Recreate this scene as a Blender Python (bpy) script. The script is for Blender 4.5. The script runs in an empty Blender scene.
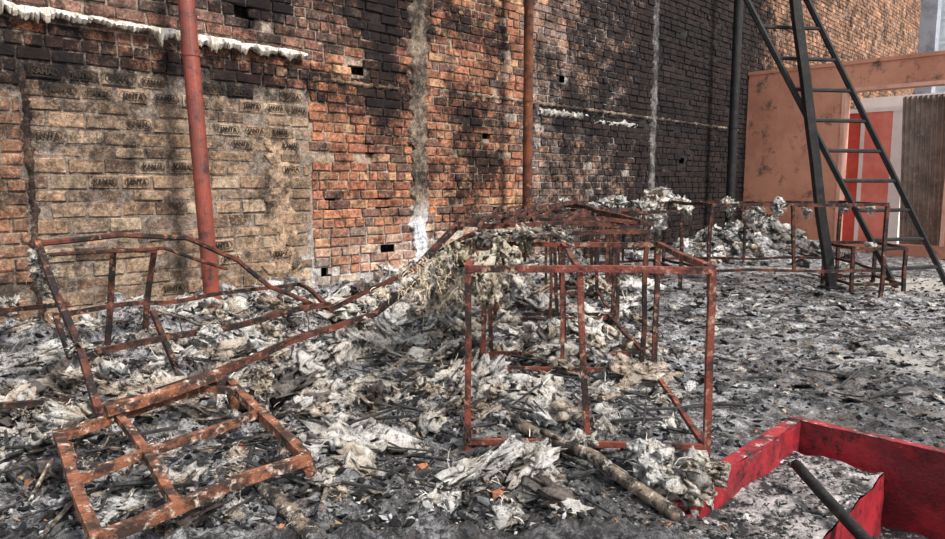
import bpy, bmesh, math, random
import numpy as np
from mathutils import Vector, Matrix, Euler, noise
random.seed(7); rng=np.random.default_rng(7)

# ------------------------------------------------------------------ room frame
W0=(-3.24,4.70); U=(.694,.720); Vv=(.720,-.694)
def R(a,b,z): return (W0[0]+a*U[0]+b*Vv[0], W0[1]+a*U[1]+b*Vv[1], z)
def toroom(x,y):
    dx,dy=x-W0[0],y-W0[1]; return dx*U[0]+dy*U[1], dx*Vv[0]+dy*Vv[1]
def sstep(e0,e1,x):
    t=min(1,max(0,(x-e0)/(e1-e0))); return t*t*(3-2*t)
def fr(x,y,z=0,o=4): return noise.fractal(Vector((x,y,z)),1.0,2.0,o)

PIT=(1.16,2.46,4.42,6.5)
def ground(x,y):
    a,b=toroom(x,y)
    w=1-.8*sstep(.2,1.5,x-0.10*max(0,y-4))
    w*=1-.75*math.exp(-((x-.5)/.6)**2-((y-2.9)/.35)**2)
    w*=1-.5*math.exp(-((x+1.15)/.6)**2-((y-2.65)/.6)**2)
    n1=fr(x*2.1,y*2.1,3,4); n2=fr(x*7,y*7,9,4); n3=fr(x*22,y*22,5,3)
    h=.02+w*(.045+.075*n1+.035*abs(n2)*1.4)+(.012+.014*w)*n3+.014*n2
    h+=.16*math.exp(-(b/.75)**2)*(1+.8*n1)*(1 if a<13 else 0)
    h+=.42*math.exp(-((a-10.9)/1.3)**2-((b-.9)/.8)**2)*(1+.5*n1)
    da=max(PIT[0]-a,a-PIT[1],0); db=max(PIT[2]-b,b-PIT[3],0); d=math.hypot(da,db)
    k=sstep(0.02,.30,d)
    return max(h,-.02)*k+.003

# ------------------------------------------------------------------ mesh builder
class MB:
    def __init__(s): s.v=[];s.f=[];s.c=[];s.n=0
    def add(s,verts,faces,col):
        n=s.n; verts=[tuple(q) for q in verts]
        s.v+=verts
        s.f+=[tuple(i+n for i in f) for f in faces]
        if isinstance(col,(list,np.ndarray)) and len(col)==len(verts) and hasattr(col[0],'__len__'): s.c+=[tuple(q) for q in col]
        else: s.c+=[tuple(col)]*len(verts)
        s.n+=len(verts)
    def box(s,c,h,col,rot=None,jit=0):
        vs=[]
        for sx in(-1,1):
            for sy in(-1,1):
                for sz in(-1,1):
                    p=Vector((sx*h[0],sy*h[1],sz*h[2]))
                    if jit: p+=Vector([random.uniform(-jit,jit)*k for k in h])
                    if rot: p=rot@p
                    vs.append((c[0]+p.x,c[1]+p.y,c[2]+p.z))
        s.add(vs,[(0,1,3,2),(4,6,7,5),(0,4,5,1),(2,3,7,6),(0,2,6,4),(1,5,7,3)],col)
    def tube(s,pts,r,n=4,col=(1,1,1,0),seg=.12,wob=0,taper=None):
        P=[Vector(p) for p in pts]; Q=[P[0]]
        for i in range(len(P)-1):
            L=(P[i+1]-P[i]).length; k=max(1,int(L/seg))
            for j in range(1,k+1): Q.append(P[i].lerp(P[i+1],j/k))
        if wob:
            o=random.uniform(0,99)
            Q=[q+noise.noise_vector(q*2.2+Vector((o,o,o)))*wob for q in Q]
        vs=[];fs=[];m=len(Q)
        for i,q in enumerate(Q):
            t=(Q[min(i+1,m-1)]-Q[max(i-1,0)]).normalized()
            up=Vector((0,0,1)) if abs(t.z)<.85 else Vector((0,1,0))
            e1=t.cross(up).normalized(); e2=t.cross(e1)
            rr=r if taper is None else r*(1+(taper-1)*i/(m-1))
            for j in range(n):
                an=2*math.pi*(j+.5)/n; k=1.2 if n==4 else 1
                vs.append(q+(e1*math.cos(an)+e2*math.sin(an))*rr*k)
        for i in range(m-1):
            for j in range(n):
                fs.append((i*n+j,i*n+(j+1)%n,(i+1)*n+(j+1)%n,(i+1)*n+j))
        fs.append(tuple(range(n))[::-1]); fs.append(tuple((m-1)*n+j for j in range(n)))
        s.add(vs,fs,col)
    def obj(s,name,mat,parent=None,smooth=False):
        me=bpy.data.meshes.new(name); me.from_pydata(s.v,[],s.f)
        ca=me.color_attributes.new("Col",'FLOAT_COLOR','POINT')
        ca.data.foreach_set("color",np.array(s.c,dtype=np.float32).ravel())
        me.polygons.foreach_set("use_smooth",[smooth]*len(me.polygons))
        me.materials.append(mat); me.update()
        ob=bpy.data.objects.new(name,me); bpy.context.scene.collection.objects.link(ob)
        if parent: ob.parent=parent
        return ob
def empty(name):
    e=bpy.data.objects.new(name,None); bpy.context.scene.collection.objects.link(e); return e

# ------------------------------------------------------------------ materials
class NT:
    def __init__(s,name,rough=.9,spec=.2):
        s.m=bpy.data.materials.new(name); s.m.use_nodes=True; s.t=s.m.node_tree
        s.b=s.t.nodes['Principled BSDF']; s.b.inputs['Roughness'].default_value=rough
        s.b.inputs['Specular IOR Level'].default_value=spec
        s.co=s.t.nodes.new('ShaderNodeNewGeometry').outputs['Position']
        at=s.t.nodes.new('ShaderNodeAttribute'); at.attribute_name='Col'
        s.col=at.outputs['Color']; s.al=at.outputs['Alpha']
    def L(s,a,b): s.t.links.new(a,b)
    def noise(s,sc,det=4,rough=.6,off=0,dist=0):
        n=s.t.nodes.new('ShaderNodeTexNoise'); n.inputs['Scale'].default_value=sc
        n.inputs['Detail'].default_value=det; n.inputs['Roughness'].default_value=rough
        n.inputs['Distortion'].default_value=dist
        mp=s.t.nodes.new('ShaderNodeMapping'); mp.inputs['Location'].default_value=(off,off*.7,off*.3)
        s.L(s.co,mp.inputs['Vector']); s.L(mp.outputs[0],n.inputs['Vector']); return n.outputs[0]
    def ramp(s,x,stops):
        r=s.t.nodes.new('ShaderNodeValToRGB'); e=r.color_ramp.elements
        while len(e)<len(stops): e.new(.5)
        for i,(p,c) in enumerate(stops):
            e[i].position=p
            e[i].color=(c,c,c,1) if not hasattr(c,'__len__') else (*c,1)
        s.L(x,r.inputs[0]); return r.outputs[0]
    def math(s,op,a,b,clamp=False):
        n=s.t.nodes.new('ShaderNodeMath'); n.operation=op; n.use_clamp=clamp
        for i,q in enumerate((a,b)):
            if isinstance(q,(int,float)): n.inputs[i].default_value=q
            else: s.L(q,n.inputs[i])
        return n.outputs[0]
    def mix(s,f,a,b,mode='MIX'):
        n=s.t.nodes.new('ShaderNodeMix'); n.data_type='RGBA'; n.blend_type=mode
        for sock,q in ((n.inputs[0],f),(n.inputs[6],a),(n.inputs[7],b)):
            if isinstance(q,(int,float)): sock.default_value=q
            elif hasattr(q,'__len__'): sock.default_value=(*q,1)
            else: s.L(q,sock)
        return n.outputs[2]
    def bump(s,h,st,dist=.01):
        b=s.t.nodes.new('ShaderNodeBump'); b.inputs['Strength'].default_value=st; b.inputs['Distance'].default_value=dist
        s.L(h,b.inputs['Height']); s.L(b.outputs[0],s.b.inputs['Normal'])
    def out(s,c): s.L(c,s.b.inputs['Base Color']); return s.m

def mat_masonry(name,sootamt=1.0):
    n=NT(name,.95,.1)
    v=n.ramp(n.noise(24,8,.85,1),[(.30,.18),(.48,.95),(.70,2.2)])
    c=n.mix(1,n.col,v,'MULTIPLY')
    sp=n.ramp(n.noise(44,6,.85,5),[(.545,0),(.62,1)])
    c=n.mix(n.math('MULTIPLY',sp,.6),c,(.72,.60,.46))
    dk=n.ramp(n.noise(2.8,10,.88,11),[(.470,0),(.580,1)])
    c=n.mix(n.math('MULTIPLY',dk,.82),c,(.024,.019,.018))
    s1=n.math('ADD',n.al,n.math('MULTIPLY',n.math('SUBTRACT',n.noise(2.4,12,.88,21),.5),2.6))
    sf=n.ramp(s1,[(.26,0),(.54,1)])
    c=n.mix(n.math('MULTIPLY',sf,.94*sootamt),c,(.012,.011,.013))
    n.bump(n.noise(60,7,.8,2),1.0,.02)
    return n.out(c)
def mat_simple(name,c1,c2,c3=None,sc=9,rough=.85,spec=.25,bs=60,bst=.4,metal=0,usecol=False,t=(.42,.6)):
    n=NT(name,rough,spec)
    c=n.mix(n.ramp(n.noise(sc,6,.7),[(t[0],0),(t[1],1)]),c1,c2)
    if c3: c=n.mix(n.ramp(n.noise(sc*2.7,5,.75,7),[(.55,0),(.66,1)]),c,c3)
    if usecol: c=n.mix(1,c,n.col,'MULTIPLY')
    n.b.inputs['Metallic'].default_value=metal
    n.bump(n.noise(bs,4,.7,3),bst,.01)
    return n.out(c)

M_brick=mat_masonry('brick_masonry')
M_mortar=mat_masonry('mortar')
M_cement=mat_masonry('rough_cement',.9)
M_stamp=mat_simple('stamped_letters',(.012,.009,.008),(.04,.028,.02))
M_rust=mat_simple('rusted_steel',(.11,.034,.022),(.012,.010,.010),(.28,.13,.08),sc=7,rough=.75,spec=.3,bst=.8,t=(.41,.53))
M_rustred=mat_simple('rusted_red_steel',(.18,.045,.030),(.025,.014,.012),(.42,.26,.19),sc=6,rough=.7,spec=.3,bst=.8,t=(.44,.56))
M_postred=mat_simple('red_oxide_paint',(.24,.050,.032),(.11,.032,.024),(.04,.018,.016),sc=3.5,rough=.45,spec=.5,t=(.42,.66))
M_postbrown=mat_simple('scorched_oxide_paint',(.15,.050,.024),(.035,.016,.013),(.28,.12,.05),sc=4)
M_black=mat_simple('sooty_steel',(.008,.008,.009),(.018,.016,.016),(.04,.034,.03),sc=6,rough=.6,spec=.3)
def mat_fibre(name):
    n=NT(name,1,.05)
    c=n.mix(n.ramp(n.noise(3,6,.75),[(.46,0),(.64,1)]),(.90,.88,.86),(.62,.51,.40))
    c=n.mix(n.ramp(n.noise(9,9,.9,9),[(.50,0),(.585,1)]),c,(.09,.072,.062))
    c=n.mix(n.ramp(n.noise(45,6,.85,19),[(.55,0),(.62,1)]),c,(.018,.016,.017))
    c=n.mix(n.ramp(n.noise(60,6,.85,29),[(.53,0),(.60,1)]),c,(.95,.94,.94))
    c=n.mix(1,c,n.col,'MULTIPLY')
    n.bump(n.noise(60,8,.88,3),1.0,.03)
    return n.out(c)
M_fibre=mat_fibre('burnt_fibre')
M_strand=mat_simple('fibre_strands',(.92,.89,.85),(.66,.56,.45),sc=12,rough=1,spec=.05,usecol=True)
M_char=mat_simple('charcoal',(.010,.010,.012),(.03,.028,.028),(.12,.12,.12),sc=26,rough=.6,spec=.5,bs=120,bst=.8,usecol=False)
M_wood=mat_simple('charred_wood',(.20,.155,.12),(.020,.018,.018),(.56,.52,.47),sc=11,rough=.9,bs=60,bst=1,t=(.42,.54))
M_chunk=NT('rubble_chunks',.9,.2); M_chunk=M_chunk.out(M_chunk.mix(1,M_chunk.col,M_chunk.ramp(M_chunk.noise(60,4,.7),[(.3,.5),(.7,1.4)]),'MULTIPLY'))

def mat_floor():
    n=NT('ash_floor',.75,.6)
    base=n.ramp(n.noise(2.6,11,.92),[(.38,(.010,.010,.012)),(.46,(.032,.031,.034)),(.54,(.13,.125,.13)),(.62,(.40,.39,.40))])
    och=n.ramp(n.noise(2.2,9,.87,31),[(.50,0),(.60,1)])
    base=n.mix(n.math('MULTIPLY',och,.6),base,(.22,.14,.09))
    ash=n.ramp(n.noise(6,13,.97,51),[(.487,0),(.530,1)])
    zone=n.ramp(n.noise(.9,5,.7,61),[(.40,.3),(.52,1)])
    base=n.mix(n.math('MULTIPLY',n.math('MULTIPLY',ash,zone),.97),base,(.84,.84,.88))
    blk=n.ramp(n.noise(4.5,12,.94,41),[(.495,0),(.535,1)])
    base=n.mix(n.math('MULTIPLY',blk,.94),base,(.004,.004,.006))
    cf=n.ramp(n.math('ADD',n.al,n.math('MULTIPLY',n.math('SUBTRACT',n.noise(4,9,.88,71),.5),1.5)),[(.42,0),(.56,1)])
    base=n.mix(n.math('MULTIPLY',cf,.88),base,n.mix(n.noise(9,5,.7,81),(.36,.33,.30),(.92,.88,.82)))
    r=n.ramp(n.noise(5,6,.7,91),[(.44,.28),(.56,.9)]); n.L(r,n.b.inputs['Roughness'])
    n.bump(n.noise(32,10,.9,2),1.0,.05)
    return n.out(base)
M_floor=mat_floor()

# ------------------------------------------------------------------ brick wall
def soot(a,z):
    s=.18
    s+=.36*math.exp(-((z-2.10)/.20)**2)*(1 if a<2.7 else .5)
    s+=.22*math.exp(-((a-.1)/.5)**2)*(1 if z>1.9 else .3)
    s+=.32*math.exp(-((a-1.9)/.4)**2-((z-2.9)/.6)**2)
    s+=.40*math.exp(-((a-3.35)/.36)**2)*sstep(1.2,2.2,z)
    s+=.36*math.exp(-((a-4.6)/.65)**2-((z-1.4)/.7)**2)
    s+=.28*sstep(2.35,2.9,z) if a<5.2 else 0
    if a>5.2:
        k=sstep(5.0,6.6,a)*(1-.72*sstep(12.0,13.8,a))
        s+=k*(.33-.03*sstep(2.1,2.8,z))
        s+=.58*math.exp(-((a-10.4)/2.2)**2)
        s-=.12*math.exp(-((a-7.2)/1.3)**2-((z-.9)/.7)**2)
    s-=.14*sstep(.9,.3,z) if a<5.5 else 0
    return max(0,min(1,s))
def white(a,z):
    w=.05
    if 2.4<a<5.4: w+=.75*sstep(1.0,.3,z)
    w+=.65*math.exp(-((a-3.9)/.35)**2)*sstep(1.1,.5,z)
    if a<2.5: w+=.10
    if 5<a<9: w+=.28*math.exp(-((z-2.1)/.35)**2)+.25*sstep(.9,.2,z)
    return min(1,w)
def bcol(a,z):
    r=random.random()
    if .23<a<2.5 and z<2.02:
        c=(.31,.195,.125) if r<.65 else ((.40,.29,.20) if r<.82 else (.16,.095,.065))
    elif a<=.23 and z<2.1:
        c=(.31,.15,.085) if r<.7 else (.18,.09,.06)
    elif z>2.35 and a<3.6:
        c=(.25,.11,.08) if r<.55 else ((.14,.08,.065) if r<.8 else (.33,.14,.08))
    elif a<5.5:
        c=(.43,.17,.09) if r<.45 else ((.33,.12,.07) if r<.72 else ((.55,.30,.17) if r<.86 else (.16,.075,.055)))
    elif a<12.4:
        c=(.32,.20,.16) if r<.5 else ((.24,.165,.15) if r<.8 else (.42,.23,.15))
    else:
        c=(.38,.20,.12) if r<.6 else (.28,.155,.105)
    w=white(a,z)*random.uniform(.1,1.0)*.75
    k=random.uniform(.6,1.25)
    return tuple(min(1,c[i]*k)*(1-w)+(.66,.61,.54)[i]*w for i in range(3))+(soot(a,z),)
HOLES=[(2.72,1.03),(3.35,1.02),(3.05,2.27),(2.66,.35),(3.42,.55),(4.9,1.75),(6.3,2.55),(5.1,.9),(1.9,2.6),(8.0,2.9),(4.6,2.9),(9.6,1.6),(3.2,1.55)]
def inhole(a,z,m=.0):
    return any(abs(a-h[0])<.06+m and abs(z-h[1])<.045+m for h in HOLES)
wall=empty('wall_back')
mb=MB(); stamps=MB(); panel=[]
A1=24.6; H=7.3
def brick(a0,a1,z0,z1,depth):
    ac,zc=(a0+a1)/2,(z0+z1)/2
    j=lambda k=.006: random.uniform(-k,k)
    e=.006
    d=depth+random.uniform(-.008,.008)
    if random.random()<.05: d-=.016
    back=[(a0,-.03,z0),(a1,-.03,z0),(a1,-.03,z1),(a0,-.03,z1)]
    mid=[(a0+j(),d-.008,z0+j()),(a1+j(),d-.008,z0+j()),(a1+j(),d-.008,z1+j()),(a0+j(),d-.008,z1+j())]
    t=random.uniform(-.004,.004)
    fro=[(a0+e+j(),d+t,z0+e+j()),(a1-e+j(),d-t,z0+e+j()),(a1-e+j(),d-t+j(),z1-e+j()),(a0+e+j(),d+t+j(),z1-e+j())]
    vs=[R(*q) for q in back+mid+fro]
    fs=[(8,9,10,11)]
    for k in (0,4):
        for i in range(4): fs.append((k+i,k+(i+1)%4,k+4+(i+1)%4,k+4+i))
    mb.add(vs,fs,bcol(ac,zc))
CH=.090
row=0; z=-.02
while z<H:
    off=(row%2)*.12
    a=-1.0-off
    hdr=(row%5==4)
    while a<A1:
        L=(.118 if hdr else .225)+random.uniform(-.012,.012)
        if random.random()<.14 and not hdr: L*=.5
        a0,a1=a,a+L-.016; a+=L
        zc=z+CH/2; ac=(a0+a1)/2
        if a1>A1: break
        if -.02<z<2.02 and a1>.26 and a0<2.5:
            if a0<.22: a1=.22
            elif a1>2.54 and a0<2.5: a0=2.53
            else: continue
            if a1-a0<.04: continue
        if ac>13 and zc<3: continue
        if ac<8 and zc>5: continue
        if inhole(ac,zc,.01): continue
        brick(a0,a1,z+.007,z+CH-.007,.02)
    z+=CH; row+=1
z=0; row=0
while z<1.98:
    h=.115 if row%3!=1 else .09
    a=.27-(row%2)*.13
    while a<2.48:
        L=(.24 if row%3!=1 else .23)+random.uniform(-.012,.012)
        a0=max(a,.26); a1=min(a+L-.018,2.5); a+=L
        if a1-a0<.05 or inhole((a0+a1)/2,z+h/2): continue
        brick(a0,a1,z+.008,z+h-.009,.012)
        if h>.1 and a1-a0>.2 and (random.random()<(.70 if z>1.6 or (z>1.2 and a0>1.4) else .14)): panel.append((a0,a1,z+.007,z+h-.008))
    z+=h; row+=1
mb.obj('bricks',M_brick,wall)
mo=MB(); s=.06
NA=int(26/s); NZ=int(5.2/s)
def mcol(a,z):
    w=white(a,z)
    c=(.20,.14,.10) if a<2.5 and z<2.1 else ((.36,.27,.20) if a<5.6 else (.40,.35,.32))
    if a>12: c=(.28,.20,.16)
    return tuple(c[i]*(1-w)+.55*w for i in range(3))+(soot(a,z)*.82,)
vs=[];cs=[]
for j in range(NZ+1):
    for i in range(NA+1):
        a=-1+i*s; zz=-.1+j*s*1.45
        vs.append(R(a,.004+.010*fr(a*9,zz*9,0,3),zz)); cs.append(mcol(a,zz))
fs=[]
for j in range(NZ):
    for i in range(NA):
        if inhole(-1+(i+.5)*s,-.1+(j+.5)*s*1.45,.012): continue
        if -1+i*s>A1: continue
        k=j*(NA+1)+i; fs.append((k,k+1,k+NA+2,k+NA+1))
mo.add(vs,fs,cs); mo.obj('mortar',M_mortar,wall)
co=MB()
def rbox(m,a0,a1,b0,b1,z0,z1,col):
    vs=[R(a,b,z) for a in(a0,a1) for b in(b0,b1) for z in(z0,z1)]
    m.add(vs,[(0,1,3,2),(4,6,7,5),(0,4,5,1),(2,3,7,6),(0,2,6,4),(1,5,7,3)],col)
rbox(co,-1,A1,-.35,-.13,-.1,H,(.05,.04,.035,.5)); co.obj('wall_core',M_mortar,wall)

def cement(m,a0,a1,z0,z1,prot,colf,st=.03,rag=.04,rough=.022):
    na=max(3,int((a1-a0)/st)); nz=max(3,int((z1-z0)/st)); vs=[];cs=[]
    for j in range(nz+1):
        for i in range(na+1):
            u,w=i/na,j/nz; a=a0+(a1-a0)*u; zz=z0+(z1-z0)*w
            eu=(u-.5)*2; ew=(w-.5)*2
            a+=eu*abs(eu)*rag*fr(zz*11,eu,a0,5)*1.8; zz+=ew*abs(ew)*rag*fr(a*9,ew,7,4)*1.4
            edge=min(1,min(1-abs(eu),1-abs(ew))*6*(min(a1-a0,z1-z0)/.3+.3))
            b=prot*(.25+.75*edge)+rough*fr(a*13,zz*13,2,5)
            if edge<=0: b=-.02
            vs.append(R(a,b,zz)); cs.append(colf(a,zz))
    fs=[(j*(na+1)+i,j*(na+1)+i+1,(j+1)*(na+1)+i+1,(j+1)*(na+1)+i) for j in range(nz) for i in range(na)]
    m.add(vs,fs,cs)
cm=MB()
cement(cm,3.71,3.96,.0,4.9,.042,lambda a,z:(.28+.50*sstep(1.1,.6,z),.215+.60*sstep(1.1,.6,z),.165+.72*sstep(1.1,.6,z),.42*sstep(.8,1.2,z)-.2*sstep(1,.5,z)),.025,.06,.010)
cement(cm,8.54,8.74,.3,7.0,.035,lambda a,z:(.22,.21,.21,.44),.04,.04,.010)
cement(cm,4.0,11.9,2.17,2.25,.035,lambda a,z:(.34,.26,.20,.36 if a<6 else .46),.03,.05)
cement(cm,2.5,3.68,2.13,2.2,.03,lambda a,z:(.34,.22,.14,.36),.03,.05)
cement(cm,2.06,2.33,.3,1.62,.018,lambda a,z:(.42,.29,.20,.08),.025,.12)
cement(cm,5.7,6.9,2.06,2.17,.03,lambda a,z:(.6,.56,.52,.25),.025,.10)
cement(cm,7.0,8.4,2.04,2.12,.025,lambda a,z:(.5,.48,.47,.30),.025,.10)
cement(cm,.22,.30,.0,2.0,.03,lambda a,z:(.13,.08,.06,.4),.03,.05)
cm.obj('cement_strips',M_cement,wall,True)
le=MB(); n=420; vs=[];cs=[]
for i in range(n+1):
    a=.14+2.32*i/n; zt=2.39+.02*fr(a*5,1,0,4)-.03*(a/2.5); th=.055+.06*fr(a*9,3,1,6)+.055*abs(fr(a*30,3,1,4)); pr=.10+.05*fr(a*11,9,2,5)
    if i in (0,n): pr=.03
    if a>2.1: th*=.7
    if .55<a<1.15: th*=.6
    th=max(.015,th); pr=max(.03,pr)
    for (b,zz) in ((-.02,zt+.03),(pr*.6,zt+.012),(pr,zt),(pr*1.03,zt-th*.5),(pr*.8,zt-th),(-.02,zt-th*.5)):
        vs.append(R(a,b+.018*fr(a*30,zz*30,1,4),zz+.008*fr(a*45,b*40,3,2))); cs.append((1,.97,.95,.0) if zz>zt-th*.75 else (.6,.52,.42,.2))
fs=[(i*6+j,i*6+j+1,(i+1)*6+j+1,(i+1)*6+j) for i in range(n) for j in range(5)]
le.add(vs,fs,cs); le.obj('drip_ledge',mat_simple('lime_crust',(.80,.78,.75),(.58,.52,.46),(.14,.11,.09),sc=8,usecol=True,bst=1),wall,False)
def textmesh(t):
    cu=bpy.data.curves.new('t','FONT'); cu.body=t; cu.size=.056; cu.align_x='CENTER'; cu.align_y='CENTER'; cu.offset=.0016; cu.extrude=.002; cu.resolution_u=2
    o=bpy.data.objects.new('t',cu); bpy.context.scene.collection.objects.link(o)
    dg=bpy.context.evaluated_depsgraph_get(); me=bpy.data.meshes.new_from_object(o.evaluated_get(dg))
    v=[tuple(q.co) for q in me.vertices]; f=[tuple(p.vertices) for p in me.polygons]
    bpy.data.objects.remove(o); bpy.data.meshes.remove(me); return v,f
T={t:textmesh(t) for t in('KAMAL','JANTA')}
for (a0,a1,z0,z1) in panel:
    ac,zc=(a0+a1)/2,(z0+z1)/2; t='KAMAL' if (ac<1.3)!=(random.random()<.25) else 'JANTA'; v,f=T[t]
    stamps.add([R(ac+x*.85,.025+zz,zc+y) for x,y,zz in v],f,(1,1,1,0))
    w,h=(a1-a0)/2-.018,(z1-z0)/2-.018; c=.02
    loop=[(-w+c,-h),(w-c,-h),(w,-h+c),(w,h-c),(w-c,h),(-w+c,h),(-w,h-c),(-w,-h+c)]
    vs=[R(ac+x,.026,zc+y) for x,y in loop]+[R(ac+x*.95,.026,zc+y*.86) for x,y in loop]
    stamps.add(vs,[(i,(i+1)%8,8+(i+1)%8,8+i) for i in range(8)],(1,1,1,0))
stamps.obj('stamped_letters',M_stamp,wall)

# ------------------------------------------------------------------ floor
def arr(*seg):
    o=[]
    for a,b,st in seg:
        n=int(round((b-a)/st)); o+=[a+(b-a)*i/n for i in range(n)]
    o.append(seg[-1][1]); return o
AA=arr((-4,-1.5,.06),(-1.5,5.1,.02),(5.1,13,.04),(13,20,.25)); BB=arr((0,5.0,.02),(5.0,9,.05))
vs=[];cs=[]
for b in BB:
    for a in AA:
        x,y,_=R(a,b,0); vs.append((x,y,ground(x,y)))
        clean_glow=.52*math.exp(-((x-3.0)/1.0)**2-((y-4.6)/.7)**2)+1.1*math.exp(-((x-5.3)/1.1)**2-((y-8.2)/.5)**2)+.32*sstep(2.6,5.5,x)*(1-sstep(7,9,y))  # bare concrete, plus doorway brightness painted into the floor colour
        cs.append((1,1,1,min(1,clean_glow)))
na=len(AA); fs=[]
for j in range(len(BB)-1):
    bc=(BB[j]+BB[j+1])/2
    for i in range(na-1):
        ac=(AA[i]+AA[i+1])/2
        if PIT[0]<ac<PIT[1] and PIT[2]<bc<PIT[3]: continue
        k=j*na+i; fs.append((k,k+1,k+na+1,k+na))
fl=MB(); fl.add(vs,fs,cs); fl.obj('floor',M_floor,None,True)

# ------------------------------------------------------------------ pit
M_pit=mat_simple('red_painted_render',(.33,.018,.028),(.13,.011,.016),(.018,.010,.012),sc=3.2,rough=.5,spec=.4,bs=40,bst=.6,t=(.42,.58))
M_rim=mat_simple('scorched_red_rim',(.30,.025,.032),(.04,.016,.018),(.50,.46,.45),sc=6,rough=.7,spec=.3,bs=40,bst=.8,t=(.42,.56))
M_pitd=mat_simple('pit_grime',(.010,.010,.011),(.035,.032,.033),(.3,.28,.27),sc=14)
M_ledge=mat_simple('ash_covered_ledge',(.34,.31,.31),(.022,.020,.022),(.62,.58,.57),sc=6,bs=50,bst=1,t=(.40,.52))
pit=empty('sunken_pit')
def gridquad(m,p00,p10,p11,p01,n1,n2,amp,col=(1,1,1,0)):
    P=[Vector(q) for q in(p00,p10,p11,p01)]; N=(P[1]-P[0]).cross(P[3]-P[0]).normalized(); vs=[]
    for j in range(n2+1):
        for i in range(n1+1):
            u,w=i/n1,j/n2; q=P[0].lerp(P[1],u).lerp(P[3].lerp(P[2],u),w)
            vs.append(q+N*amp*fr(q.x*9,q.y*9,q.z*9,4))
    m.add(vs,[(j*(n1+1)+i,j*(n1+1)+i+1,(j+1)*(n1+1)+i+1,(j+1)*(n1+1)+i) for j in range(n2) for i in range(n1)],col)
a0,a1,b0,b1=PIT
m=MB()
gridquad(m,R(a0-.02,b0,-.5),R(a1+.03,b0,-.5),R(a1+.03,b0,.022),R(a0-.02,b0,.022),60,14,.006)
gridquad(m,R(a1,b0-.03,-.5),R(a1,b1,-.5),R(a1,b1,.022),R(a1,b0-.03,.022),60,14,.006)
gridquad(m,R(a0,b0,-.5),R(a0,b1,-.5),R(a0,b1,.0),R(a0,b0,.0),40,14,.006)
gridquad(m,R(a0,b1,-.5),R(a1,b1,-.5),R(a1,b1,.0),R(a0,b1,.0),40,14,.006)
gridquad(m,R(a0,b0+.40,-.5),R(a1-.06,b0+.40,-.5),R(a1-.06,b0+.40,-.12),R(a0,b0+.40,-.12),60,10,.008)
gridquad(m,R(a1-.06,b0,-.5),R(a1-.06,b0+.40,-.5),R(a1-.06,b0+.40,-.12),R(a1-.06,b0,-.12),20,10,.006)
m.obj('pit_walls',M_pit,pit,True)
m=MB()
gridquad(m,R(a0,b0,.022),R(a1+.07,b0,.022),R(a1+.07,b0-.07,.016),R(a0,b0-.07,.016),60,5,.006)
gridquad(m,R(a1,b0-.07,.022),R(a1,b1,.022),R(a1+.07,b1,.016),R(a1+.07,b0-.07,.016),60,5,.006)
gridquad(m,R(a0,b0-.07,.016),R(a1+.07,b0-.07,.016),R(a1+.07,b0-.075,-.05),R(a0,b0-.075,-.05),60,2,.004)
gridquad(m,R(a1+.07,b0-.07,.016),R(a1+.07,b1,.016),R(a1+.075,b1,-.05),R(a1+.075,b0-.07,-.05),60,2,.004)
m.obj('pit_kerb',M_rim,pit,True)
m=MB(); gridquad(m,R(a0,b0,-.12),R(a1-.06,b0,-.12),R(a1-.06,b0+.395,-.12),R(a0,b0+.395,-.12),90,24,.022); m.obj('pit_step_top',M_ledge,pit,True)
m=MB(); gridquad(m,R(a0-.02,b0,-.4),R(a1+.02,b0,-.4),R(a1+.02,b1,-.4),R(a0-.02,b1,-.4),60,60,.03); m.obj('pit_bottom',M_pitd,pit,True)

# ------------------------------------------------------------------ partition wall
M_orange=mat_simple('salmon_plaster',(.64,.29,.19),(.46,.19,.125),(.18,.10,.08),sc=1.1,rough=.9,bs=30,bst=.2,t=(.4,.66))
pw=empty('wall_right'); m=MB(); PA=12.06
for (bb0,bb1,z0,z1) in ((0.02,1.69,0,3.22),(1.69,3.26,0,.22),(1.69,3.26,2.8,3.22),(3.26,9,0,3.22)):
    rbox(m,PA,PA+.22,bb0,bb1,z0,z1,(1,1,1,0))
o=m.obj('plaster_panels',M_orange,pw)
m=MB(); rbox(m,PA-.03,PA+.25,.02,9,3.22,3.28,(1,1,1,0)); m.obj('parapet_cap',M_orange,pw)
m=MB()
for (bb0,bb1,z0,z1) in ((1.66,1.72,.22,2.83),(3.23,3.29,.22,2.83),(1.66,3.29,2.77,2.83)): rbox(m,PA-.02,PA+.24,bb0,bb1,z0,z1,(1,1,1,0))
m.obj('door_frame',mat_simple('peach_door_frame',(.75,.42,.32),(.6,.3,.22),sc=3),pw)
M_redp=mat_simple('red_wall_paint',(.78,.13,.09),(.64,.09,.06),sc=2)
M_white=mat_simple('pale_plaster',(.94,.92,.90),(.85,.78,.76),sc=2)
M_pink=mat_simple('sunlit_pale_wall',(.94,.90,.87),(.90,.80,.76),sc=1.2)
m=MB(); rbox(m,14.0,14.15,.0,1.45,0,2.6,(1,)*4); bw=m.obj('wall_inner_red',M_redp)
m=MB(); rbox(m,13.98,14.15,1.52,1.99,0,2.6,(1,)*4); m.obj('door_1',mat_simple('pink_red_door',(.90,.32,.25),(.82,.22,.17),sc=2))
m=MB(); rbox(m,13.97,14.17,1.45,1.52,0,2.66,(1,)*4); rbox(m,13.97,14.17,1.99,2.2,0,2.66,(1,)*4); rbox(m,13.96,14.17,.0,2.2,2.58,2.66,(1,)*4); m.obj('trim_1',M_white)
m=MB(); rbox(m,19,19.2,-.1,9,0,3.4,(1,)*4); m.obj('wall_outer_yard',M_pink)
m=MB(); vs=[]; nn=90
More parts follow.
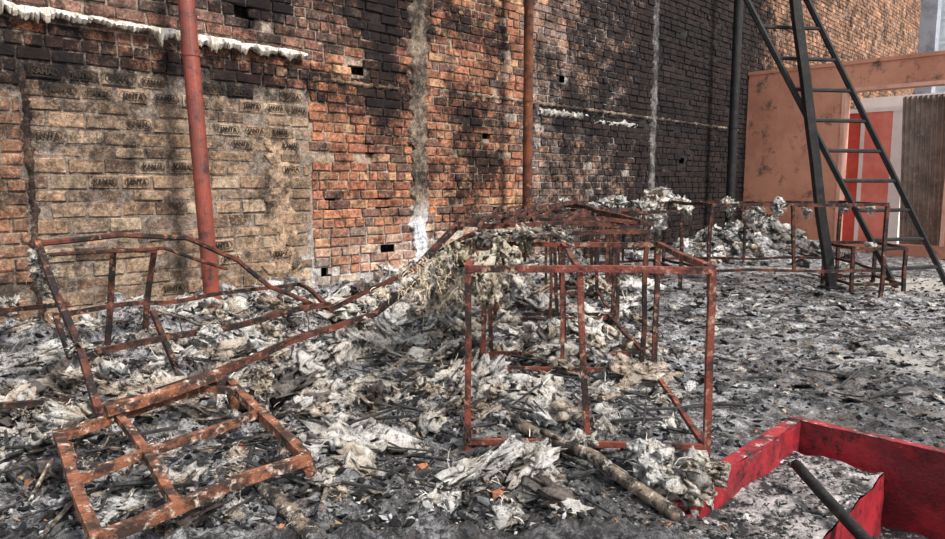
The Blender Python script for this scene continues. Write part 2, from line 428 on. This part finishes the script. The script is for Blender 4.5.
for i in range(nn+1):
    w=i/nn; bb=2.50+.66*w
    for j in range(9):
        h=j/8; vs.append(R(PA+.75-.45*h+.022*math.sin(w*2*math.pi*9),bb,.05+2.60*h))
m.add(vs,[(i*9+j,(i+1)*9+j,(i+1)*9+j+1,i*9+j+1) for i in range(nn) for j in range(8)],(1,)*4)
m.obj('corrugated_metal_sheet',mat_simple('weathered_tin',(.36,.28,.24),(.20,.16,.14),(.45,.38,.34),sc=3,rough=.5,metal=.1))
m=MB(); rbox(m,24.6,25.1,-.2,.45,0,7.6,(1,)*4); m.obj('concrete_pillar',mat_simple('grey_concrete',(.30,.33,.38),(.18,.2,.24),sc=2))
m=MB(); rbox(m,34,34.4,-3,14,0,9,(1,)*4)
for k in range(9): rbox(m,33.9,34,-2+k*1.5,-1.9+k*1.5,0,9,(1,)*4)
for k in range(7): rbox(m,33.85,34,-3,14,2+k*1.0,2.1+k*1.0,(1,)*4)
m.obj('neighbouring_building',mat_simple('pale_facade',(.45,.46,.48),(.30,.31,.34),sc=1))
m=MB(); gridquad(m,R(20,-4,-.02),R(60,-4,-.02),R(60,20,-.02),R(20,20,-.02),4,4,0); m.obj('ground_outside',M_white)

# ------------------------------------------------------------------ posts & ladder
def single(name,mat,fn,smooth=False):
    m=MB(); fn(m); return m.obj(name,mat,None,smooth)
def post(a,b,r,mat,lean=0):
    x,y,_=R(a,b,0)
    def f(m):
        m.tube([(x,y,-.05),(x-lean,y,6)],r,20,seg=.5)
        m.box((x,y,.03),(.13,.13,.012),(1,)*4)
        for s in (-1,1):
            m.tube([(x+s*.09,y-.09,.02),(x+s*.09,y-.09,.08)],.012,6)
        m.tube([(x-.001-lean*.36,y,2.15),(x-lean*.36,y,2.20)],r*1.10,20)
    return single('steel_post',mat,f,False)
post(1.33,.44,.060,M_postred,.25)
post(5.2,.37,.055,M_postbrown,.0)
post(10.56,.43,.075,M_black,-.0)
def f(m):
    m.tube([(4.08,7.85,-.05),(3.40,7.85,3.6),(3.2,7.85,4.6)],.052,4,seg=.3,wob=.02)
    m.tube([(3.2,7.85,4.5),(3.2,7.85,4.9)],.07,6)
    m.box((4.08,7.85,.03),(.1,.1,.03),(1,)*4)
single('charred_support_post',M_black,f)
def f(m):
    l0,l1=Vector((4.86,7.95,.02)),Vector((2.45,7.9,4.1)); r0,r1=Vector((5.62,8.2,.02)),Vector((3.15,7.95,4.1))
    m.tube([l0,l1],.033,6,seg=.3); m.tube([r0,r1],.033,6,seg=.3)
    for i in range(12):
        t=.055+i*.082; m.tube([l0.lerp(l1,t),r0.lerp(r1,t)],.022,6)
single('ladder',M_black,f)

# ------------------------------------------------------------------ metal table frames
def table(name,FL,FR,BL,BR,h,mat,r=.016,extra=None,low=.12,wob=.02,mid=True,drop=0):
    def f(m):
        t=lambda p,z=h:(p[0],p[1],z)
        for p in(FL,FR,BL,BR): m.tube([(p[0]+random.uniform(-.02,.02),p[1],ground(p[0],p[1])-.02),t(p)],r,4,wob=wob)
        for p,q in((FL,FR),(FR,BR),(BR,BL),(BL,FL)):
            m.tube([t(p),t(q)],r,4,wob=wob)
            m.tube([t(p,low),t(q,low)],r*.85,4,wob=wob)
        if mid:
            a=Vector(FL).lerp(Vector(FR),.46); b=Vector(BL).lerp(Vector(BR),.46)
            m.tube([(a.x,a.y,h),(a.x+.05,a.y,low)],r*.9,4,wob=wob)
            m.tube([(a.x,a.y,h),(b.x,b.y,h)],r*.8,4,wob=wob)
            m.tube([(b.x,b.y,h),(b.x,b.y,low)],r*.8,4,wob=wob)
        if extra: extra(m)
    return single(name,mat,f)
table('metal_table_frame',(-.02,2.95),(1.0,2.90),(.07,4.18),(1.10,4.14),.85,M_rustred,.0165,low=.085,wob=.009)
table('metal_table_frame',(.10,4.42),(1.10,4.42),(.18,5.6),(1.15,5.6),.90,M_rust,.016)
table('metal_table_frame',(.20,5.8),(1.20,5.8),(.32,7.0),(1.25,7.0),.92,M_rust,.017)
table('metal_table_frame',(.45,7.3),(1.4,7.3),(.55,8.4),(1.45,8.4),.94,M_rust,.018)
table('metal_table_frame',(2.50,7.35),(4.32,7.3),(2.36,8.6),(4.5,8.6),.99,M_rust,.020,mid=True,low=.3)
table('metal_table_frame',(1.5,7.6),(2.3,7.7),(1.55,8.7),(2.3,8.8),.90,M_rust,.02,low=.25)
table('low_metal_stand',(4.15,7.6),(4.72,7.6),(4.2,8.3),(4.8,8.3),.52,M_rust,.02,low=.12,mid=False)
def f(m):
    for i in range(14):
        y0=3.9+random.uniform(0,1.8); x0=random.uniform(-.1,.6); y1=y0+random.uniform(1.2,2.4); x1=x0+random.uniform(.0,.5)
        m.tube([(x0,y0,.92+.02*(i%3)),(x1,y1,.98+.02*(i%3))],.012,4,wob=.04)
    m.tube([(1.2,5.0,.93),(1.0,8.2,1.0)],.02,4,wob=.03)
    m.tube([(-.35,4.1,.70),(-.1,4.6,.93),(.9,6.7,1.04),(1.2,7.4,1.0)],.02,4,wob=.04)
    m.tube([(.2,4.7,.95),(1.9,8.0,.93)],.018,4,wob=.03)
    m.tube([(-.1,4.5,.95),(1.12,4.7,.93)],.016,4,wob=.03)
    m.tube([(.05,5.2,.97),(1.3,5.0,.93)],.016,4,wob=.03)
single('charred_roof_battens',M_rust,f)
def f(m):
    g=lambda x,y,z=0:(x,y,ground(x,y)+z)
    m.tube([g(-1.68,3.08,.03),(-2.02,3.45,.47),(-2.43,3.9,.87)],.019,4,wob=.02)
    m.tube([(-2.43,3.9,.87),(-2.17,4.3,.89),(-1.89,4.6,.85),(-1.64,4.9,.69),(-1.46,5.0,.46),(-1.15,4.95,.34),(-1.01,4.9,.32)],.017,6,wob=.03)
    m.tube([(-2.40,3.9,.80),(-2.0,4.5,.80),(-1.7,4.85,.62)],.012,6,wob=.03)
    m.tube([(-2.30,3.8,.49),(-1.35,5.4,.44)],.015,4,wob=.05)
    m.tube([(-2.06,3.5,.33),(-.95,4.6,.40)],.019,4,wob=.03)
    m.tube([(-1.71,3.10,.17),(-.63,4.4,.38),(-.09,5.0,.76)],.019,4,wob=.03)
    m.tube([(-2.30,3.8,.49),(-2.06,3.5,.33)],.015,4)
    m.tube([(-.95,4.6,.40),(.1,4.75,.88)],.018,4,wob=.04)
    m.tube([(-.95,4.6,.40),(-1.35,5.4,.44)],.015,4,wob=.03)
    m.tube([(-2.27,4.4,.79),(-2.35,4.4,.15)],.017,4,wob=.02); m.tube([(-2.09,4.6,.77),(-2.21,4.6,.15)],.017,4,wob=.02)
    m.tube([(-2.27,4.4,.79),(-2.09,4.6,.77)],.017,4)
    m.tube([(-1.95,4.2,.44),(-1.75,4.05,.1)],.017,4)
    m.tube([(-2.6,2.9,.22),(-1.95,3.3,.16)],.017,4)
    m.tube([(-3.0,4.25,.42),(-2.4,4.1,.5)],.017,4)
single('collapsed_bed_frame',M_rust,f)
M_rusto=mat_simple('orange_rust_steel',(.24,.092,.050),(.040,.024,.020),(.55,.44,.36),sc=9,rough=.85,bst=1,t=(.43,.55))
def f(m):
    q=[(-1.66,2.72),(-1.19,3.30),(-.62,2.50),(-1.12,1.98)]
    z=[.20,.26,.19,.15]; P=[(a,b,c) for (a,b),c in zip(q,z)]
    for i in range(4): m.tube([P[i],P[(i+1)%4]],.022,4,wob=.02,seg=.08)
    L=lambda i,j,t:tuple(Vector(P[i]).lerp(Vector(P[j]),t))
    m.tube([L(0,1,.3),L(3,2,.35)],.019,4,wob=.02)
    m.tube([L(1,0,.18),L(2,1,.85)],.019,4,wob=.02)
    m.tube([L(0,3,.5),L(1,2,.5)],.019,4,wob=.02)
    for i in range(4): m.tube([P[i],(P[i][0]+.06,P[i][1]+.03,.0)],.02,4)
    m.tube([(-1.55,2.85,.26),(-1.2,3.22,.31)],.03,5,wob=.02)
single('broken_stool_frame',M_rusto,f)
def f(m):
    m.tube([(.14,3.25,.10),(.5,2.75,.08),(.72,2.35,.03)],.028,7,wob=.04,seg=.03)
    m.tube([(.3,3.0,.12),(.6,2.6,.09)],.014,6,wob=.04,seg=.03)
single('charred_beam',M_wood,f,True)
single('charred_beam',M_wood,lambda m:m.tube([(-.85,2.6,.10),(-.5,2.15,.06)],.034,7,wob=.03,seg=.04),True)
single('charred_stake',M_black,lambda m:m.tube([(1.42,2.95,-.02),(1.45,2.25,-.12),(1.45,2.0,-.14)],.024,6,wob=.01,seg=.1),True)

# ------------------------------------------------------------------ fibre debris
def ico(sub):
    bm=bmesh.new(); bmesh.ops.create_icosphere(bm,subdivisions=sub,radius=1)
    v=[q.co.copy() for q in bm.verts]; f=[tuple(x.index for x in p.verts) for p in bm.faces]; bm.free(); return v,f
def mkblobs(sub,K,s0):
    iv,ifc=ico(sub); out=[]
    for k in range(K):
        o=Vector((k*13.1+s0,k*7.7,3)); vs=[];cs=[]
        for p in iv:
            q=p+noise.turbulence_vector(p*1.3+o,3,False)*.6
            d=noise.fractal(p*2.8+o,.65,2.1,6)
            q=q*(1+.65*d); q+=noise.noise_vector(p*6+o)*.24+noise.noise_vector(p*13+o)*.13
            q.z*=.7; vs.append(q); t=max(.12,min(1.3,.85+.9*d+.25*p.z)); cs.append(t)  # char and crease shade, with brighter tops, painted into vertex colour
        out.append((np.array(vs),ifc,np.array(cs)))
    return out
blobs=mkblobs(3,8,0); big=mkblobs(4,6,50)
sheets=[]
N=24
for k in range(7):
    o=Vector((k*5.3,k*3.7,9)); vs=[];cs=[]; dead=set()
    for j in range(N):
        for i in range(N):
            p=Vector(((i/(N-1)-.5)*2,(j/(N-1)-.5)*2,0))
            q=p+noise.noise_vector(p*1.3+o)*.9+noise.noise_vector(p*3.2+o)*.42+noise.noise_vector(p*8+o)*.2
            vs.append(q); cs.append(max(.15,min(1.3,.85+.9*noise.noise(p*2.2+o))))
            e=max(abs(p.x),abs(p.y))
            if noise.fractal(p*2.5+o,1,2,4)+max(0,e-.6)*.9>.28: dead.add(j*N+i)
    sheets.append((np.array(vs),[q for q in ((j*N+i,j*N+i+1,(j+1)*N+i+1,(j+1)*N+i) for j in range(N-1) for i in range(N-1)) if q[0] not in dead],np.array(cs)))
def put(m,var,pos,sc,tint,rot=None,stretch=(1,1,1)):
    v,f,c=var
    e=(Euler(rot) if rot else Euler((random.uniform(-.6,.6),random.uniform(-.6,.6),random.uniform(0,6.28)))).to_matrix()
    q=(v*np.array(stretch)*sc)@np.array(e).T+np.array(pos)
    col=np.ones((len(v),4)); col[:,:3]=np.clip(c[:,None]*np.array(tint),0,1.1)
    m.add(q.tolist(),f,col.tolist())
def strands(m,pos,sc,n,tint,down=.3):
    for _ in range(n):
        d=Vector((random.gauss(0,1),random.gauss(0,1),random.gauss(0,.7)+.2)).normalized()
        p=Vector(pos)+d*sc*random.uniform(.3,.8); w=sc*.008+.0010; L=sc*random.uniform(.4,1.3); vs=[]
        side=Vector((random.gauss(0,1),random.gauss(0,1),random.gauss(0,1))).normalized()*w
        K=5
        for i in range(K):
            vs.append(p-side*(1-i/K)); vs.append(p+side*(1-i/K))
            d=(d+Vector((random.gauss(0,.5),random.gauss(0,.5),random.gauss(0,.5)-down))).normalized(); p=p+d*L/K
            g=ground(p.x,p.y)+.004 if p.z<.2 else -9
            if p.z<g: p.z=g
        k=random.uniform(.6,1.1)
        m.add(vs,[(2*i,2*i+1,2*i+3,2*i+2) for i in range(K-1)],(k*tint[0],k*tint[1],k*tint[2],0))
fib=MB(); st=MB()
tints=[(1.05,1.05,1.05),(1.1,1.1,1.1),(.95,.94,.93),(1,.93,.84),(.75,.66,.58),(.25,.23,.23),(1.1,1.1,1.12)]
def ok(x,y,m=.06):
    a,b=toroom(x,y)
    if b<m+.06 or a>11.8: return False
    return not(PIT[0]-m<a<PIT[1]+m and PIT[2]-m<b<PIT[3]+m)
cnt=0
while cnt<1250:
    y=2.2+random.random()*7.3; x=random.uniform(-.75*y,.2*y+.4)
    if not ok(x,y,.1): continue
    w=1-.90*sstep(-.05,1.0,x-.08*y)
    if y<3.15 and x>-1.3: w*=.22
    if -.15<x<1.1 and 2.6<y<3.2: w*=.15
    stool=((x+1.15)/.65)**2+((y-2.65)/.72)**2<1
    w*=.18+.82*sstep(-.20,.12,fr(x*1.6,y*1.6,17,3))
    if stool: w=.25
    if random.random()>w: continue
    r=random.random()
    s_=(.018+.055*r*r)*(1+.07*y)
    if r>.92: s_*=1.4
    if stool: s_=min(s_,.05)
    z=ground(x,y)+s_*.25
    t=random.choice(tints)
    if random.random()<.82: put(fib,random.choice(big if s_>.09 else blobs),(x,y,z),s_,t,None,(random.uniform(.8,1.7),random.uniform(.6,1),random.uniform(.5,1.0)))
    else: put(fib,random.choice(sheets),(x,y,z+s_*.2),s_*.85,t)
    strands(st,(x,y,z),s_*1.25,28,t)
    cnt+=1
for _ in range(150):
    a=random.gauss(10.3,1.2); b=abs(random.gauss(.7,.6))+.15
    if a>11.8: continue
    x,y,_z=R(a,b,0); s_=random.uniform(.04,.12); z=ground(x,y)+s_*.3
    t=random.choice(tints+[(.3,.3,.3)]*5+[(1.1,1.1,1.14)]*2); put(fib,random.choice(blobs+sheets),(x,y,z),s_,t); strands(st,(x,y,z),s_,14,t)
for _ in range(380):
    x=random.uniform(.6,5); y=random.uniform(3.6,8)
    if not ok(x,y,.1): continue
    s_=random.uniform(.010,.04); put(fib,random.choice(blobs),(x,y,ground(x,y)+s_*.2),s_,random.choice([(.3,.3,.32),(.12,.12,.13),(1,1,1.02),(1,1,1)]),None,(1.4,1,.5))
fib.obj('burnt_fibre_stuffing',M_fibre,None,True)
st.obj('loose_fibre_strands',M_strand)
# charred mattress slumped over the table rack
def topz(x,y):
    u=(x+.32-.1*(y-3.8))/.65
    return .90 if u>.55 else .90-.40*((.55-max(u,0))/.55)**1.3*(1-.35*(y-3.8)/3.3)
ms=MB(); vs=[];cs=[]; nx,ny=40,120
for j in range(ny+1):
    for i in range(nx+1):
        u,w=i/nx,j/ny; y=3.95+3.1*w; x=-.34+.66*u+.12*(y-3.8)
        n=fr(x*5,y*5,1,6)
        vs.append((x+.06*fr(x*11,y*11,4,4),y+.06*fr(x*11,y*11,8,4),topz(x,y)+.030*n+.012)); k=max(.10,min(1.1,.60+1.5*n)); cs.append((k,k*.93,k*.86,0))
keep=[(j*(nx+1)+i,j*(nx+1)+i+1,(j+1)*(nx+1)+i+1,(j+1)*(nx+1)+i) for j in range(ny) for i in range(nx) if fr(i*.2,j*.2,5,4)+.5*max(0,abs(i/nx-.5)*2-.6)+.6*max(0,abs(j/ny-.5)*2-.8)<.20]
ms.add(vs,keep,cs)
for _ in range(190):
    y=random.uniform(3.7,7.4); x=-.32+random.random()**1.2*.85+.12*(y-3.8); s_=random.uniform(.015,.045)
    t=random.choice(tints[:5]+[(.3,.27,.25)]*2); put(ms,random.choice(blobs+sheets),(x,y,topz(x,y)+.015),s_,t,None,(1.4,1,.6))
for (x,y,z,s_) in ((-.04,3.75,.82,.06),(.03,3.5,.80,.055),(-.12,3.9,.76,.07),(.15,3.7,.85,.05),(-.26,4.3,.60,.06),(-.18,4.0,.66,.06),(.08,3.5,.73,.045),(-.02,3.6,.70,.05),(-.22,4.1,.52,.05),(.02,3.3,.80,.04),(.3,4.1,.88,.05),(.12,4.0,.62,.06),(.02,3.1,.82,.03),(.1,3.7,.62,.045),(.22,3.9,.80,.05)):
    put(ms,random.choice(big),(x,y,z),s_,(1,.88,.72),None,(.8,.8,1.8))
ms.obj('charred_mattress',M_fibre,None,True)
s2=MB()
for _ in range(90):
    y=random.uniform(3.2,5.2); x=random.uniform(-.35,.15)+.1*(y-3.8); strands(s2,(x,y,.82-.2*random.random()),.10,16,(1,.88,.72),.6)
s2.obj('hanging_fibre',M_strand)
sn=MB(); ss=MB()
for (x,y,z,s_) in ((-2.42,3.88,.80,.045),(-2.38,3.85,.72,.05),(-2.36,3.85,.63,.04),(-1.95,3.4,.40,.05),(-1.5,3.95,.36,.05),(-.7,4.35,.35,.05),(.48,2.92,.10,.045),(.70,2.62,.08,.06),(.80,2.58,.05,.09),(.90,2.66,.07,.07),(.72,2.7,.12,.06),(-1.02,3.25,.22,.05),(-1.0,3.28,.30,.04),(3.9,7.35,.97,.04),(3.2,7.35,.97,.05),(3.5,7.35,.93,.04),(2.9,7.35,.90,.05),(4.2,7.4,.95,.04),(2.7,7.4,.98,.06),(3.5,8,.99,.06),(2.5,8.4,.95,.10),(3.0,8.3,1.0,.06),(3.4,8.4,.9,.07),(1.9,8,.95,.08),(1.7,8.2,1.0,.08),(2.2,8.5,1.02,.12),(2.35,8.7,1.08,.10),(2.1,8.2,.8,.12),(1.2,7.0,.98,.05),(1.0,7.8,1.0,.06),(1.5,8.0,1.0,.06),(4.4,7.7,.53,.04),(4.6,8.1,.5,.04),(-2.9,4.3,.45,.06)):
    put(sn,random.choice(big),(x,y,z),s_,random.choice(tints[:4])); put(sn,random.choice(sheets),(x,y,z-.03),s_,random.choice(tints[:4]),(1.5,0,random.random()*3)); strands(ss,(x,y,z),s_*1.5,30,(1,.97,.93),.6)
sn.obj('snagged_fibre_wads',M_fibre,None,True); ss.obj('snagged_fibre_strands',M_strand)

# ------------------------------------------------------------------ chunks and sticks
ch=MB(); i1=ico(1); i1v=np.array([tuple(q) for q in i1[0]])
def chunk(x,y,z,s3,col):
    e=np.array(Euler((random.uniform(-.6,.6),random.uniform(-.6,.6),random.uniform(0,6))).to_matrix())
    v=(i1v*(1+rng.uniform(-.45,.45,(len(i1v),1)))*np.array(s3))@e.T+np.array((x,y,z))
    ch.add(v.tolist(),i1[1],(*col,0))
cc=0
while cc<18000:
    y=2.2+random.random()**1.4*7.0; x=random.uniform(-.72*y,.72*y)
    if not ok(x,y,-.0): continue
    cc+=1
    s_=.003+.010*random.random()**3*(1+.15*y)
    if x<.4: s_*=1.3
    r=random.random(); g=random.uniform(.5,1.4)
    col=(.012,.012,.014) if r<.55 else ((.10,.10,.105) if r<.73 else ((.32,.315,.32) if r<.90 else ((.22,.10,.06) if r<.92 else (.24,.17,.11))))
    if .18<col[0]<.35: s_*=.75
    chunk(x,y,ground(x,y)+s_*.2,(s_*random.uniform(.8,1.9),s_*random.uniform(.6,1),s_*random.uniform(.3,.7)),(col[0]*g,col[1]*g,col[2]*g))
for _ in range(900):
    a=random.uniform(PIT[0],PIT[1]-.10); b=random.uniform(PIT[2]+.02,PIT[2]+.37); x,y,_z=R(a,b,0); s_=.002+.007*random.random()**2
    k=random.choice([.02,.02,.08,.2]); chunk(x,y,-.112,(s_*1.5,s_,s_*.5),(k,k,k))
ch.obj('rubble_chunks',M_chunk)
def sticks(name,mat,N,x0,x1,L0,L1,r0,r1,lift):
    sk=MB()
    for _ in range(N):
        y=2.4+random.random()**1.3*6.8; x=random.uniform(x0*y,x1*y)
        if not ok(x,y,.15): continue
        if x>1.2 and random.random()<.6: continue
        L=random.uniform(L0,L1); an=random.uniform(0,6.28)
        x2,y2=x+L*math.cos(an),y+L*math.sin(an)
        if not ok(x2,y2,.05): continue
        sk.tube([(x,y,ground(x,y)+.015),(x2,y2,ground(x2,y2)+random.uniform(.01,lift))],random.uniform(r0,r1),5,wob=.04,seg=.04)
    sk.obj(name,mat)
sticks('charred_sticks',M_char,850,-.7,.6,.06,.35,.003,.010,.08)
sticks('charred_wood_splinters',M_wood,150,-.72,.12,.10,.38,.004,.010,.10)
bk=MB()
for (x,y) in ((.22,2.62),(.27,2.7),(-.2,2.75),(-1.0,2.9),(.62,3.2),(-1.7,2.6),(.1,2.5)):
    bk.box((x,y,ground(x,y)+.010),(.028,.018,.012),(.30,.12,.065,0),Euler((.2,.2,random.random()*6)).to_matrix(),.35)
bk.obj('brick_fragments',M_chunk)

# ------------------------------------------------------------------ light, world, camera
w=bpy.data.worlds.new('World'); bpy.context.scene.world=w; w.use_nodes=True
bg=w.node_tree.nodes['Background']; bg.inputs[0].default_value=(.92,.96,1.0,1); bg.inputs[1].default_value=1.0
sd=bpy.data.lights.new('sun','SUN'); sd.energy=5.6; sd.angle=math.radians(12); sd.color=(1,.94,.86)
so=bpy.data.objects.new('sun',sd); bpy.context.scene.collection.objects.link(so)
so.rotation_euler=Vector((-.62,.50,-.88)).to_track_quat('-Z','Y').to_euler()
cd=bpy.data.cameras.new('camera'); cd.sensor_width=36; cd.lens=36*700/945; cd.clip_end=200
cam=bpy.data.objects.new('camera',cd); bpy.context.scene.collection.objects.link(cam)
cam.location=(0,0,1.2); cam.rotation_euler=(math.radians(90)-math.atan(84.5/700),0,0)
bpy.context.scene.camera=cam
bpy.context.scene.view_settings.view_transform='Standard'
bpy.context.scene.view_settings.exposure=.2
